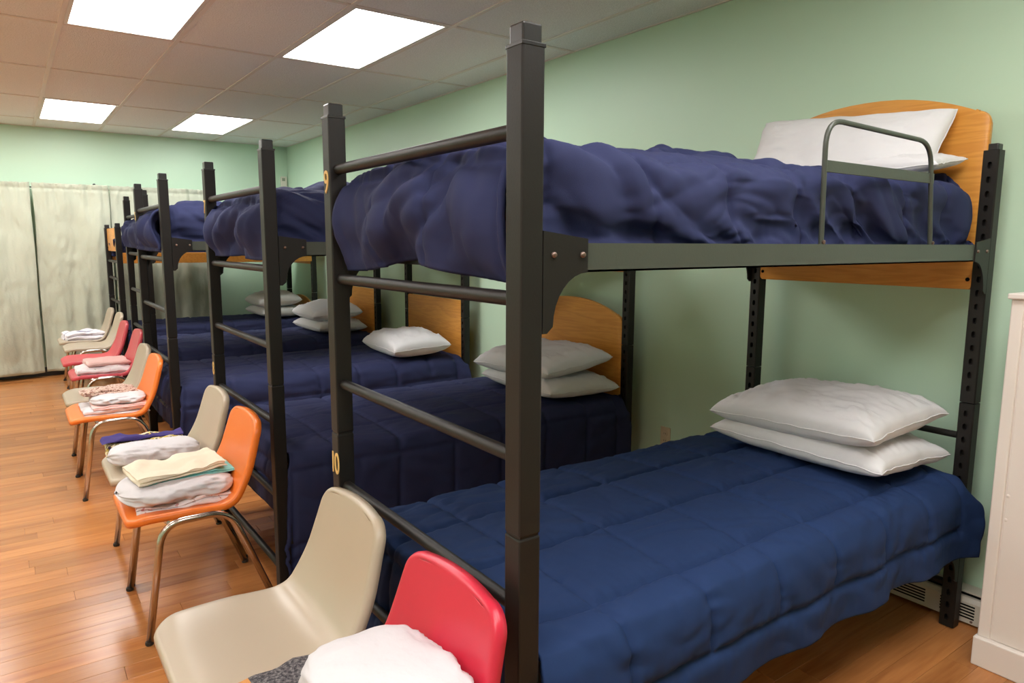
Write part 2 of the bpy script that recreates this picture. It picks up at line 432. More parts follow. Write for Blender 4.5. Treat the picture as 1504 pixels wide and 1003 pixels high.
def bunk(x0, x1, yn, yf, label, lower_head, upper_arch=True, nums=None, zt=1.741, zth=1.716, zs=.846, guard=False, wooden=False):
    """x0 = outer face of foot posts, x1 = bed-side face of the head posts; yn, yf = near faces of the near / far posts"""
    t = empty('bunk_bed', ((x0 + x1) / 2, (yn + yf) / 2, 0)); off = Vector(t.location)
    rungs = RUNGS if not wooden else (1.20, 1.03, .80, .50, .2)
    top = zt if not wooden else 1.53
    fp = [foot_post(t, x0, y, top, zs) for y in (yn, yf)]
    for y in (yn, yf): head_post(t, x1, y, zth if not wooden else 1.53, zs)
    for z in rungs: tube_obj('rung', [(x0 + W_ / 2, yn + W_ - .002, z), (x0 + W_ / 2, yf + .002, z)], .0145, M_STEEL, t, 14)
    for z in (.72, .16): tube_obj('head_rail', [(x1 + W_ / 2, yn + W_ - .002, z), (x1 + W_ / 2, yf + .002, z)], .0125, M_STEEL, t)
    for zr0, zr1, wd in ((1.345, 1.400, wooden), (.300, .355, False)):
        for ys_, sy in ((yn, -1), (yf + W_, 1)):
            if wd:
                box_obj('side_board', x0 + W_, x1, min(ys_, ys_ - sy * .022), max(ys_, ys_ - sy * .022), 1.19, 1.29, M_OAK, t, .003)
                continue
            bm = bmesh.new(); yi = ys_ - sy * .005
            box(bm, x0 + W_ - .001, x1 + .001, min(yi, yi - sy * .004), max(yi, yi - sy * .004), zr0, zr1)
            box(bm, x0 + W_ - .001, x1 + .001, min(yi, yi - sy * .035), max(yi, yi - sy * .035), zr0, zr0 + .004)
            from_bm('side_rail', bm, M_STEELG, t)
            for xx, sx in ((x0 + W_, 1), (x1, -1)): gusset(t, xx, yi, zr0, zr1, sx, sy)
        zc = zr0 + .010 if not wd else 1.21
        for k in range(9):
            xx = x0 + .16 + k * (x1 - x0 - .28) / 8
            box_obj('deck_slat', xx - .03, xx + .03, yn + .012, yf + W_ - .012, zc, zc + .006, M_STEEL, t)
        box_obj('end_bar', x0 + W_ + .034, x0 + W_ + .056, yn + .012, yf + W_ - .012, zr0, zr1 - .01, M_STEEL, t)
    a, b = yn + W_ + .002, yf - .002
    if wooden:
        headboard(t, x1 + .005, a, b, 1.16, 1.53, 0); headboard(t, x0 + .02, a, b, 1.30, 1.525, 0); headboard(t, x0 + .02, a, b, .34, .56, 0)
    else:
        headboard(t, x1 + .003, a - .018 + .002, b + .016, 1.245, 1.935, .105 if upper_arch else 0)
    if lower_head == 'arch': headboard(t, x1 + .003, a, b, .30, 1.085 if not wooden else .80, .10)
    if lower_head == 'flat': headboard(t, x1 + .003, a, b, .30, .975, 0)
    for s, z, h in (nums or ()): number(fp[1], s, x0, yf + W_ / 2, z, h)
    if guard:
        yg = yn + .014
        pts = fillet([(1.717, yg, 1.385), (1.700, yg - .004, 1.712), (2.262, yg - .004, 1.700), (2.318, yg, 1.385)], .075, 8)
        g = tube_obj('guard_rail', pts, .0068, M_STEELG, t, 12)
        bm = bmesh.new(); box(bm, 1.712, 2.300, yg - .004, yg, 1.582, 1.612, .001, 1)
        from_bm('guard_plate', bm, M_STEELG, g)
        for xx in (1.717, 2.318):
            bm = bmesh.new(); lathe(bm, (xx, yg - .009, 1.405), [(.006, .004), (.006, 0), (.003, -.002)], 'y', 10); from_bm('bolt', bm, M_BOLT, g)
    for o in t.children: o.location = o.location - off
    tag(t, label, 'bunk bed', 'black steel bunk beds in a row')
    return t

BEDS = {  #      x0     x1     yn     yf
    'A': (0.745, 2.722, 1.012, 1.906), 'B': (0.800, 2.722, 2.715, 3.640), 'C': (0.725, 2.722, 4.405, 5.310),
    'D': (0.850, 2.722, 5.930, 6.860), 'E': (0.850, 2.722, 7.560, 8.400)}
bunk(*BEDS['A'], 'nearest black steel bunk bed, numbered 9 and 10, with a guard rail', None, nums=(('9', 1.562, .064), ('10', .752, .066)), guard=True)
bunk(*BEDS['B'], 'second black bunk bed from the camera, number 8 on its post', 'arch', nums=(('7', 1.562, .064), ('8', .772, .066)))
bunk(*BEDS['C'], 'third black bunk bed from the camera, in the middle of the row', 'flat', nums=(('5', 1.562, .056),))
bunk(*BEDS['D'], 'fourth black bunk bed, behind two red chairs', 'flat')
bunk(*BEDS['E'], 'farthest, lower bunk bed with oak side boards beside the curtains', 'arch', wooden=True)

# ------------------------------------------------------------------ mattresses and comforters
def mattress(x0, x1, y0, y1, z0, z1, label):
    bm = bmesh.new(); box(bm, x0, x1, y0, y1, z0, z1, .035, 4)
    o = from_bm('mattress', bm, M_MATT, None, smooth=True, angle=60)
    bm = bmesh.new()
    for z in (z0 + .02, z1 - .02):
        c = .02; pts = [(x0 + c, y0, z), (x1 - c, y0, z), (x1, y0 + c, z), (x1, y1 - c, z), (x1 - c, y1, z), (x0 + c, y1, z), (x0, y1 - c, z), (x0, y0 + c, z), (x0 + c, y0, z)]
        tube(bm, pts, .004, 6)
    from_bm('piping', bm, M_MATT, o, smooth=True)
    tag(o, label, 'mattress', 'bunk mattresses')

def relax_cloth(P, lu, lv, slack, pins, colliders, steps=90, iters=6, kb=.15, seed=1, grav=-9.8, gone=None):
    """position-based cloth: P (nu,nv,3) start, lu / lv rest spacings, pins = bool mask held in place, colliders = list of push-out functions"""
    rs = np.random.RandomState(seed); nu, nv = P.shape[:2]
    P = P.copy(); inv = np.where(pins, 0., 1.); live = np.ones((nu, nv)) if gone is None else np.where(gone, 0., 1.); inv = inv * live
    t = 1 + slack
    dg = math.hypot(lu * t, lv * t)
    cons = []                                                   # (du, dv, rest, stiffness)
    for du, dv, r, k in ((1, 0, lu * t, 1.), (0, 1, lv * t, 1.), (1, 1, dg, .5), (1, -1, dg, .5), (3, 0, 3 * lu * t, kb), (0, 3, 3 * lv * t, kb), (6, 0, 6 * lu * t, kb * .5), (0, 6, 6 * lv * t, kb * .5)):
        cons.append((du, dv, r, k))
    def groups(du, dv):
        st = du if du else dv; ax = 0 if du else 1
        n = (nu, nv)[ax]
        idx = np.arange(n - st)
        return [idx[(idx // st) % 2 == 0], idx[(idx // st) % 2 == 1]], st, ax
    G = []
    for du, dv, r, k in cons:
        gs, st, ax = groups(du, dv)
        for g in gs:
            if len(g) == 0: continue
            if ax == 0:
                va = slice(0, nv) if dv == 0 else (slice(0, nv - 1) if dv > 0 else slice(1, nv))
                vb = slice(0, nv) if dv == 0 else (slice(1, nv) if dv > 0 else slice(0, nv - 1))
                G.append((('u', g, g + st, va, vb), r, k))
            else:
                G.append((('v', g, g + st), r, k))
    G = [(q, r, k) for q, r, k in G]
    old = P.copy(); dt = 1 / 60.
    P[..., 2] += .004 * rs.randn(nu, nv)
    for it in range(steps):
        vel = (P - old) * (.97 if it < steps * .6 else .85); old = P.copy()
        P = P + vel * inv[..., None]; P[..., 2] += grav * dt * dt * inv * .8
        for _ in range(iters):
            for q, r, k in G:
                if q[0] == 'u': A, B, wa, wb, ok = P[q[1], q[3]], P[q[2], q[4]], inv[q[1], q[3]], inv[q[2], q[4]], live[q[1], q[3]] * live[q[2], q[4]]
                else: A, B, wa, wb, ok = P[:, q[1]], P[:, q[2]], inv[:, q[1]], inv[:, q[2]], live[:, q[1]] * live[:, q[2]]
                d = B - A; L = np.sqrt((d * d).sum(-1)) + 1e-9
                ws = wa + wb; c = np.where(ws > 0, ok * k * (L - r) / L / np.maximum(ws, 1e-9), 0)
                if k < 1 and r > 2.5 * max(lu, lv): c = np.minimum(c, 0)           # bend: resists shortening only
                A = A + d * (c * wa)[..., None]; B = B - d * (c * wb)[..., None]
                if q[0] == 'u': P[q[1], q[3]] = A; P[q[2], q[4]] = B
                else: P[:, q[1]] = A; P[:, q[2]] = B
            for f in colliders: P = f(P, old, inv)
    return P

def hit_box(x0, x1, y0, y1, z0, z1, r, mu=.6):
    """rounded box (r = edge radius): pushes particles out, with friction"""
    c = np.array([(x0 + x1) / 2, (y0 + y1) / 2, (z0 + z1) / 2]); h = np.array([(x1 - x0) / 2 - r, (y1 - y0) / 2 - r, (z1 - z0) / 2 - r])
    def f(P, old, inv):
        q = P - c; cl = np.clip(q, -h, h); d = q - cl; L = np.sqrt((d * d).sum(-1)); ins = (L < 1e-7)
        n = d / (L[..., None] + 1e-9)
        if ins.any():                                           # deep inside: leave by the nearest face
            g = h - np.abs(q); ax = np.argmin(g, -1); e = np.eye(3)[ax] * np.sign(q)
            n = np.where(ins[..., None], e, n); L = np.where(ins, -np.take_along_axis(g, ax[..., None], -1)[..., 0], L)
        pen = np.clip(r - L, 0, .03) * (inv > 0); hit = pen > 0
        P = P + n * pen[..., None]
        mv = P - old; tv = mv - n * (mv * n).sum(-1)[..., None]
        return P - tv * (mu * hit)[..., None]
    return f

def hit_floor(z):
    def f(P, old, inv): P[..., 2] = np.maximum(P[..., 2], z); return P
    return f

def upsample(P, k):
    """Catmull-Rom refine both ways"""
    def one(P):
        E = np.concatenate([2 * P[:1] - P[1:2], P, 2 * P[-1:] - P[-2:-1]]); n = len(P); out = []
        p0, p1, p2, p3 = E[:-3], E[1:-2], E[2:-1], E[3:]
        for j in range(k):
            t = j / k; out.append(.5 * (2 * p1 + (p2 - p0) * t + (2 * p0 - 5 * p1 + 4 * p2 - p3) * t * t + (3 * p1 - p0 - 3 * p2 + p3) * t ** 3))
        o = np.stack(out, 1).reshape((-1,) + P.shape[1:]); return np.concatenate([o, P[-1:]])
    return one(one(P).swapaxes(0, 1)).swapaxes(0, 1)

def comforter(label, bed, zt, hang, seed, m, tuck=0, slack=.03, step=.022, up=3, R=.07, q=.27, q0=(0, 0), puff=.014, hemseam=.10, bulge=0.0, fine=.002, crown=.04, out=0.0, shear=0.0, steps=90, kb=.15, pk=1.0, noisy=1.0, zrail=1.390, fold=0.0, fold_dir=-.8):
    """a sheet larger than the mattress falls on it and settles; hang=(foot,head,near,far) overhang; tuck=1: long sides are held behind the rails"""
    x0, x1, yn, yf = bed; Lf, Lh, Ln, Lr = hang
    mx0, mx1, my0, my1 = x0 + .050, x1 - .008, yn + (.055 if tuck else .030) - out, yf + W_ - (.055 if tuck else -.02)
    nu, nv = int(round((mx1 + Lh - mx0 + Lf) / step)) + 1, int(round((my1 + Lr - my0 + Ln) / step)) + 1
    A = np.linspace(mx0 - Lf, mx1 + Lh, nu); B = np.linspace(my0 - Ln, my1 + Lr, nv); lu, lv = A[1] - A[0], B[1] - B[0]
    a, b = np.meshgrid(A, B, indexing='ij'); s = seed * 17.3
    qa, qb = np.clip(a, mx0 + R, mx1 - R), np.clip(b, my0 + R, my1 - R)
    da, db = a - qa, b - qb; d = np.sqrt(da ** 2 + db ** 2) + 1e-9; ux, uy = da / d, db / d
    th = np.clip(d / R, 0, PI / 2); ex = np.maximum(d - R * PI / 2, 0)
    o_ = (R + .004) * np.sin(th) + .25 * ex; dn = R * (1 - np.cos(th)) + .95 * ex
    P = np.stack([qa + ux * o_, qb + uy * o_, zt + .006 - dn], -1)
    cr = crown * np.sin(PI * np.clip((b - my0) / (my1 - my0), 0, 1)) ** .8 * np.sin(PI * np.clip((a - mx0) / (mx1 - mx0), 0, 1)) ** .3
    P[..., 2] += .012 * noise(a * 4 + s, b * 4, .5) * noisy + .006 * noise(a * 11 + s, b * 11, .7) * noisy
    pins = np.zeros((nu, nv), bool)
    if tuck:
        inside = (A > mx0 + .012)
        for sg, e_, hy in ((-1, my0, yn + .030), (1, my1, yf + W_ - .030)):                 # tucked sides start on a plump curve down to the rail
            t = np.clip(((e_ - sg * R) * -sg + sg * b) / (R + (Ln if sg < 0 else Lr)), 0, 1); w_ = (t > 0) & (a > mx0)
            bz = lambda p0, p1, p2, p3: p0 * (1 - t) ** 3 + 3 * p1 * t * (1 - t) ** 2 + 3 * p2 * t * t * (1 - t) + p3 * t ** 3
            P[..., 0] = np.where(w_, a, P[..., 0])
            P[..., 1] = np.where(w_, bz(e_ - sg * R, e_ + sg * .02, e_ + sg * .04, hy), P[..., 1])
            P[..., 2] = np.where(w_, bz(zt + .006, zt + .012, zrail + .015, zrail), P[..., 2])
        for j, yy in ((0, yn + .030), (nv - 1, yf + W_ - .030)):
            tp = sstep(mx0, mx0 + .45, A[inside]) * sstep(mx1, mx1 - .3, A[inside]); P[inside, j, 0] = np.clip(A[inside] + tp * shear * (1 - .6 * noise(A[inside] * 2.5 + s, j, 1.)), x0 + W_ + .004, x1 - .004)
            P[inside, j, 1] = yy; P[inside, j, 2] = zrail; pins[inside, j] = True
            for w_ in range(1, 6):
                jj = w_ if j == 0 else nv - 1 - w_
                P[inside, jj, 0] += tp * shear * (1 - w_ / 6)
    cols = [hit_box(mx0, mx1, my0, my1, zt - .22, zt, R)]
    def head_stop(P, old, inv):
        hit = (P[..., 1] > (yn - .2 if tuck else yn + W_)) & (P[..., 1] < (yf + .3 if tuck else yf)) & (P[..., 0] > x1 - .006) & (inv > 0); P[..., 0] = np.where(hit, x1 - .006, P[..., 0]); return P
    cols.append(head_stop)
    if tuck:
        def rail_stop(P, old, inv):
            hit = (P[..., 0] > x0 + W_) & (P[..., 0] < x1 + .03) & ((P[..., 1] < yn + .06) | (P[..., 1] > yf - .01)) & (P[..., 2] < zrail + .006) & (inv > 0)
            P[..., 2] = np.where(hit, np.minimum(P[..., 2] + .01, zrail + .006), P[..., 2])
            side = (P[..., 0] > x0 + W_) & (inv > 0)            # the guard rail and the rails keep the bulge in
            P[..., 1] = np.where(side, np.clip(P[..., 1], yn + .034, yf + W_ - .034), P[..., 1]); return P
        cols.append(rail_stop)
    if crown:
        def dome(P, old, inv, mx0=mx0, mx1=mx1, my0=my0, my1=my1):
            fy = np.clip((P[..., 1] - my0 - .03) / (my1 - my0 - .06), 0, 1); fx = np.clip((P[..., 0] - mx0) / (mx1 - mx0), 0, 1)
            zz = zt + crown * np.sin(PI * fy) ** .8 * np.sin(PI * fx) ** .3
            ins = (fx > 0) & (fx < 1) & (fy > 0) & (fy < 1); hit = ins & (P[..., 2] < zz) & (P[..., 2] > zt - .1)
            up_ = np.where(hit, np.minimum(zz - P[..., 2], .01), 0); P = P.copy(); P[..., 2] += up_
            mv = P - old; mv[..., 2] = 0
            return P - mv * (.5 * hit)[..., None]
        cols.append(dome)
    g = .012
    for px in (x0, x1):
        for py in (yn, yf): cols.append(hit_box(px - g, px + W_ + g, py - g, py + W_ + g, -.5, 2.2, .02, .2))
    cols.append(hit_floor(.02))
    # start outside the posts: shift sheet points that begin inside a post toward the bed
    ja = int(np.searchsorted(B, yn + W_ + .016)); jb = int(np.searchsorted(B, yf - .016)) - 1; ic = int(np.searchsorted(A, mx0 + .012))
    gone = np.zeros((nu, nv), bool); gone[:ic, :ja] = True; gone[:ic, jb + 1:] = True      # the cloth parts around the foot posts
    if tuck:                                                    # the slit is held snug against the foot posts
        for jj in list(range(1, ja)) + list(range(jb + 1, nv - 1)): P[ic, jj, 0] = x0 + W_ + .004; pins[ic, jj] = True
        P[ic, [0, nv - 1], 0] = x0 + W_ + .004
    P = relax_cloth(P, lu, lv, slack, pins, cols, steps=steps, seed=seed, kb=kb, gone=gone)
    for _ in range(2 if tuck else 1):                           # ease out pinched spots
        S = (P[:-2, 1:-1] + P[2:, 1:-1] + P[1:-1, :-2] + P[1:-1, 2:]) / 4; w_ = (.5 * (~pins & ~gone))[1:-1, 1:-1, None]
        gz = gone[:-2, 1:-1] | gone[2:, 1:-1] | gone[1:-1, :-2] | gone[1:-1, 2:]; w_ = np.where(gz[..., None], 0, w_)
        P[1:-1, 1:-1] = P[1:-1, 1:-1] * (1 - w_) + S * w_
    for j in range(ja): P[:ic, j] = P[:ic, ja] + np.array([0, -lv, 0]) * (ja - j)
    for j in range(jb + 1, nv): P[:ic, j] = P[:ic, jb] + np.array([0, lv, 0]) * (j - jb)
    P = upsample(P, up)
    gone_f = np.zeros((P.shape[0] - 1, P.shape[1] - 1), bool); gone_f[:ic * up, :ja * up] = True; gone_f[:ic * up, jb * up:] = True
    a, b = upsample(np.stack([a, b, a], -1), up)[..., :2].transpose(2, 0, 1)
    N = grid_normals(P)
    for _ in range(2):
        N[1:-1, 1:-1] = (N[1:-1, 1:-1] * 2 + N[:-2, 1:-1] + N[2:, 1:-1] + N[1:-1, :-2] + N[1:-1, 2:]) / 6
    N /= np.linalg.norm(N, axis=-1, keepdims=True) + 1e-9
    # stitched boxes
    wa = a + .010 * noise(a * 3 + s, b * 3, 1.1); wb = b + .010 * noise(a * 3, b * 3 + s, 2.2)
    fa, fb = (wa - q0[0]) / q % 1, (wb - q0[1]) / q % 1
    sa, sb = np.minimum(fa, 1 - fa) * q, np.minimum(fb, 1 - fb) * q
    hem = np.minimum(np.minimum(a - A[0], A[-1] - a), np.minimum(b - B[0], B[-1] - b))
    inner = sstep(hemseam - .01, hemseam + .02, hem)
    pf = (np.minimum(sa, sb) / (q * .5)); pf = .7 * (1 - (1 - np.clip(pf / .30, 0, 1)) ** 2.4) + .3 * np.clip(pf, 0, 1)
    ps = 1 - (1 - np.clip(np.abs(hem - hemseam) / .045, 0, 1)) ** 2.4
    D = puff * (np.where(hem > hemseam, np.minimum(pf, ps), ps) - .8)
    D -= .005 * np.maximum(np.maximum(np.exp(-(sa / .008) ** 2), np.exp(-(sb / .008) ** 2)) * inner, np.exp(-((hem - hemseam) / .008) ** 2))
    D += pk * .0040 * (noise(a * 8, b * 48 + s, 3) * np.exp(-sa / .035) + noise(a * 48 + s, b * 8, 4) * np.exp(-sb / .035)) * inner
    hs = np.abs(hem - hemseam); al = np.where(np.minimum(a - A[0], A[-1] - a) < np.minimum(b - B[0], B[-1] - b), b, a)
    D += pk * .0045 * noise(al * 42 + s, hem * 9, 5.) * np.exp(-hs / .04)
    D += .0035 * billow(noise(a * 5 + s, b * 9 + 1.5 * noise(a * 3, b * 3 + s, 1.), 6.)) + .0010 * noise(a * 30 + s, b * 30, 7.)
    D += fine * billow(noise(a * 7 + s, b * 16 + 2 * noise(a * 3, b * 3 + s, 2.), 8.)) * sstep(-.2, .4, noise(a * 2.3 + s, b * 2.3, 4.4))
    if bulge:
        tt = np.clip((mx0 + .01 - a) / Lf, 0, 1); D += bulge * np.sin(PI * tt ** .8) * (.8 + .5 * noise(b * 5 + s, a * 2, 2.)) * (hem > 0)
    if fold:                                                    # long soft folds running along fold_dir
        c_, s_ = math.cos(fold_dir), math.sin(fold_dir); g1, g2 = a * c_ + b * s_, -a * s_ + b * c_
        wq = noise(a * 2.0 + s, b * 2.0, 5.5)
        f1 = billow(noise(g1 * .9 + s + .6 * wq, g2 * 4.8 + 1.5 * wq, 7.7)); f2 = billow(noise(g1 * 1.6 + s, g2 * 11 + 2.2 * wq, 9.1)) * sstep(-.35, .35, noise(a * 2 + s, b * 2, 3.3))
        sd = .30 + .70 * np.maximum(sstep(my0 + .12, my0, b), sstep(mx0 + .05, mx0 - .05, a)); hm = sstep(.0, .07, hem)
        D += fold * sd * hm * (.75 * f1 + .45 * f2)
    up_ = 1 if N[N.shape[0] // 2, N.shape[1] // 2, 2] > 0 else -1
    P = P + up_ * N * D[..., None]
    if tuck:
        sx = P[..., 0] > x0 + W_ - .005
        soft = lambda v: np.where(v > .035, v, .035 * np.exp(np.minimum(v - .035, 0) / .035))
        P[..., 1] = np.where(sx, yn + .022 + soft(P[..., 1] - yn - .022), P[..., 1]); P[..., 1] = np.where(sx, yf + W_ - .022 - soft(yf + W_ - .022 - P[..., 1]), P[..., 1])
    o = link('comforter', grid_mesh('comforter', P, drop=gone_f), m)
    md = o.modifiers.new('thickness', 'SOLIDIFY'); md.thickness = .014; md.offset = -up_
    tag(o, label, 'comforter', 'navy comforters on the bunks')
    return o

ORD = {'A': 'nearest', 'B': 'second', 'C': 'third', 'D': 'fourth', 'E': 'farthest'}
for k, (x0, x1, yn, yf) in BEDS.items():
    mx0, mx1, my0, my1 = x0 + .055, x1 - .01, yn + .02, yf + W_ - .02
    posts = [(x0 + W_ / 2, yn + W_ / 2), (x0 + W_ / 2, yf + W_ / 2), (x1 + W_ / 2, yn + W_ / 2), (x1 + W_ / 2, yf + W_ / 2)]
    mattress(mx0 + .065, mx1 - .05, my0 + .055, my1 - .055, .352, .525, 'pale mattress under the comforter of the %s lower bunk' % ORD[k])
    mattress(mx0 + .085, mx1 - .05, my0 + .115, my1 - .115, 1.362 if k != 'E' else 1.222, 1.515 if k != 'E' else 1.34, 'pale mattress under the comforter of the %s upper bunk' % ORD[k])
    bed = BEDS[k]
    if k == 'A':
        comforter('crumpled navy comforter on the nearest upper bunk, tucked behind the rail', bed, 1.590, (.20, .02, .235, .22), 5, M_NAVY, tuck=1,
                  slack=.045, shear=.05, crown=.060, puff=.009, q0=(.05, 1.12), steps=110, fold=.028, hemseam=-1., fine=.003, bulge=.05, R=.085, up=4)
        comforter('blue quilted comforter on the nearest lower bunk, hanging over its near side', bed, .580, (.26, .03, .19, .16), 2, M_BLUE,
                  slack=.025, crown=.035, q=.268, q0=(1.06, 1.13), puff=.014, out=.055, noisy=.6, kb=.6, up=4, fine=.003)
    else:
        st = .026 if k == 'B' else .034
        comforter('navy comforter on the %s upper bunk from the camera' % ORD[k], bed, 1.585 if k != 'E' else 1.355, (.20 if k != 'E' else .012, .02, .225, .22), 3 + ord(k), M_NAVY, tuck=1,
                  slack=.045, shear=.05, crown=.05, puff=.008, q0=(.05, bed[2] + .11), fold=.025, hemseam=-1., fine=.003, bulge=.05 if k != 'E' else 0., step=st, steps=70, zrail=1.390 if k != 'E' else 1.25)
        comforter('navy comforter on the %s lower bunk, hanging down its side' % ORD[k], bed, .560, (.22, .03, .42 if k == 'B' else .32, .25), 13 + ord(k), M_NAVY,
                  slack=.03, crown=.022, puff=.010, step=st, steps=70, out=.05)

# ------------------------------------------------------------------ pillows
def pillow(label, loc, size, rot, seed, flat=.3, m=M_PILLOW, n=56, group='white pillows on the beds', ear=.05):
    """size=(depth x, width y, height); rot = xyz euler; loc = centre of the underside"""
    hx, hy, h = size[0] / 2, size[1] / 2, size[2]
    t = np.linspace(-1, 1, n); t = np.sign(t) * (1 - (1 - np.abs(t)) ** 1.35)
    u, v = np.meshgrid(t, t, indexing='ij'); s = seed * 9.7
    ox = 1 - ear * (1 - v ** 2) ** 1.0 - .02 * noise(v * 2 + s, 0, 1); oy = 1 - ear * (1 - u ** 2) - .02 * noise(u * 2 + s, 5, 1)
    x, y = u * hx * ox, v * hy * oy
    th = (np.clip((1 - np.abs(u) ** 3) * (1 - np.abs(v) ** 3), 0, 1)) ** .38
    edge = np.minimum(1 - np.abs(u), 1 - np.abs(v))
    # gathers radiating from the edges, large soft dents
    r1 = noise(u * 2.2 + s, v * 15 + 1.5 * noise(u * 3, v * 3 + s, 3), 2.) * sstep(.75, .15, 1 - np.abs(u)) + noise(u * 15 + 1.5 * noise(u * 3 + s, v * 3, 4), v * 2.2 + s, 6.) * sstep(.75, .15, 1 - np.abs(v))
    dn_ = .08 * noise(u * 1.1 + s, v * 1.1, 8.) + .075 * r1 + .035 * billow(noise(u * 2.2 + s, v * 3.4 + u, 9.5)) * sstep(0, .4, edge) + .02 * noise(u * 9 + s, v * 9, 3.)
    dent = (dn_ * h) * sstep(0.0, .22, edge)
    zt = th * h * (1 - flat) + dent; zb = -th * h * flat + .25 * dent * 0
    zb = np.maximum(zb, -h * flat * .9)
    lift = h * flat
    T = np.stack([x, y, zt + lift], -1); Bm = np.stack([x, y, zb + lift], -1)
    wv = .006 * noise(u * 5 + s, v * 5, 2.2) * (1 - sstep(0, .2, edge)); T[..., 2] += wv; Bm[..., 2] += wv
    V = np.concatenate([T.reshape(-1, 3), Bm[1:-1, 1:-1].reshape(-1, 3)])
    it = np.arange(n * n).reshape(n, n); ib = it.copy(); ib[1:-1, 1:-1] = n * n + np.arange((n - 2) ** 2).reshape(n - 2, n - 2)
    qf = lambda i: np.stack([i[:-1, :-1], i[1:, :-1], i[1:, 1:], i[:-1, 1:]], -1).reshape(-1, 4)
    F = np.concatenate([qf(it), qf(ib)[:, ::-1]])
    me = bpy.data.meshes.new('pillow'); me.from_pydata(V.tolist(), [], F.tolist()); me.update()
    o = link('pillow', me, m, None, smooth=True); o.location = loc; o.rotation_euler = rot
    per = [tuple(T[i, 0]) for i in range(n)] + [tuple(T[-1, i]) for i in range(1, n)] + [tuple(T[i, -1]) for i in range(n - 2, -1, -1)] + [tuple(T[0, i]) for i in range(n - 2, -1, -1)]
    bm = bmesh.new(); tube(bm, per, .0022, 5, cap=False); from_bm('seam', bm, m, o, smooth=True)
    tag(o, label, 'pillow', group); return o

# nearest lower bunk: two stacked pillows
pillow('lower of two stacked white pillows on the nearest lower bunk', (2.480, 1.420, .602), (.46, .70, .140), (0, .03, math.radians(-2)), 1, .42)
pillow('upper of two stacked white pillows on the nearest lower bunk', (2.475, 1.425, .705), (.46, .68, .160), (math.radians(-3), math.radians(-5), math.radians(-3)), 2, .42)
# nearest upper bunk: leaning on the headboard
pillow('white pillow leaning against the arched headboard of the nearest upper bunk', (2.610, 1.500, 1.672), (.41, .71, .13), (math.radians(6.5), math.radians(-62), 0), 3, .4)
pillow('white pillow mostly hidden behind the leaning one on the nearest upper bunk', (2.590, 1.475, 1.640), (.22, .76, .08), (0, math.radians(-8), 0), 4, .4)
# second lower bunk
pillow('lower of two stacked white pillows on the second lower bunk', (2.44, 3.06, .574), (.46, .70, .135), (0, .02, math.radians(-3)), 5, .42, n=40)
pillow('upper of two stacked white pillows on the second lower bunk', (2.43, 3.10, .680), (.46, .68, .16), (math.radians(-2), math.radians(-6), math.radians(2)), 6, .42, n=40)
# third lower bunk: one pillow folded over
pillow('single plump white pillow folded over on the third lower bunk', (2.40, 4.72, .572), (.44, .66, .185), (0, math.radians(-3), math.radians(-4)), 7, .42, n=40)
for k, (y, lab) in enumerate(((6.32, 'fourth'), (7.95, 'farthest'))):
    pillow('lower of two stacked white pillows on the %s lower bunk' % lab, (2.42, y, .575), (.46, .66, .14), (0, .02, .03), 8 + k, .42, n=28)
    pillow('upper of two stacked white pillows on the %s lower bunk' % lab, (2.41, y + .02, .685), (.46, .66, .17), (0, -.06, -.04), 10 + k, .42, n=28)

# ------------------------------------------------------------------ shell chairs
def catmull(pts, n):
    pts = [np.array(p, float) for p in pts]; pts = [2 * pts[0] - pts[1]] + pts + [2 * pts[-1] - pts[-2]]
    out = []
    for i in range(1, len(pts) - 2):
        for k in range(n):
            t = k / n; p0, p1, p2, p3 = pts[i - 1:i + 3]
            out.append(.5 * ((2 * p1) + (-p0 + p2) * t + (2 * p0 - 5 * p1 + 4 * p2 - p3) * t ** 2 + (-p0 + 3 * p1 - 3 * p2 + p3) * t ** 3))
    out.append(pts[-2]); return np.array(out)

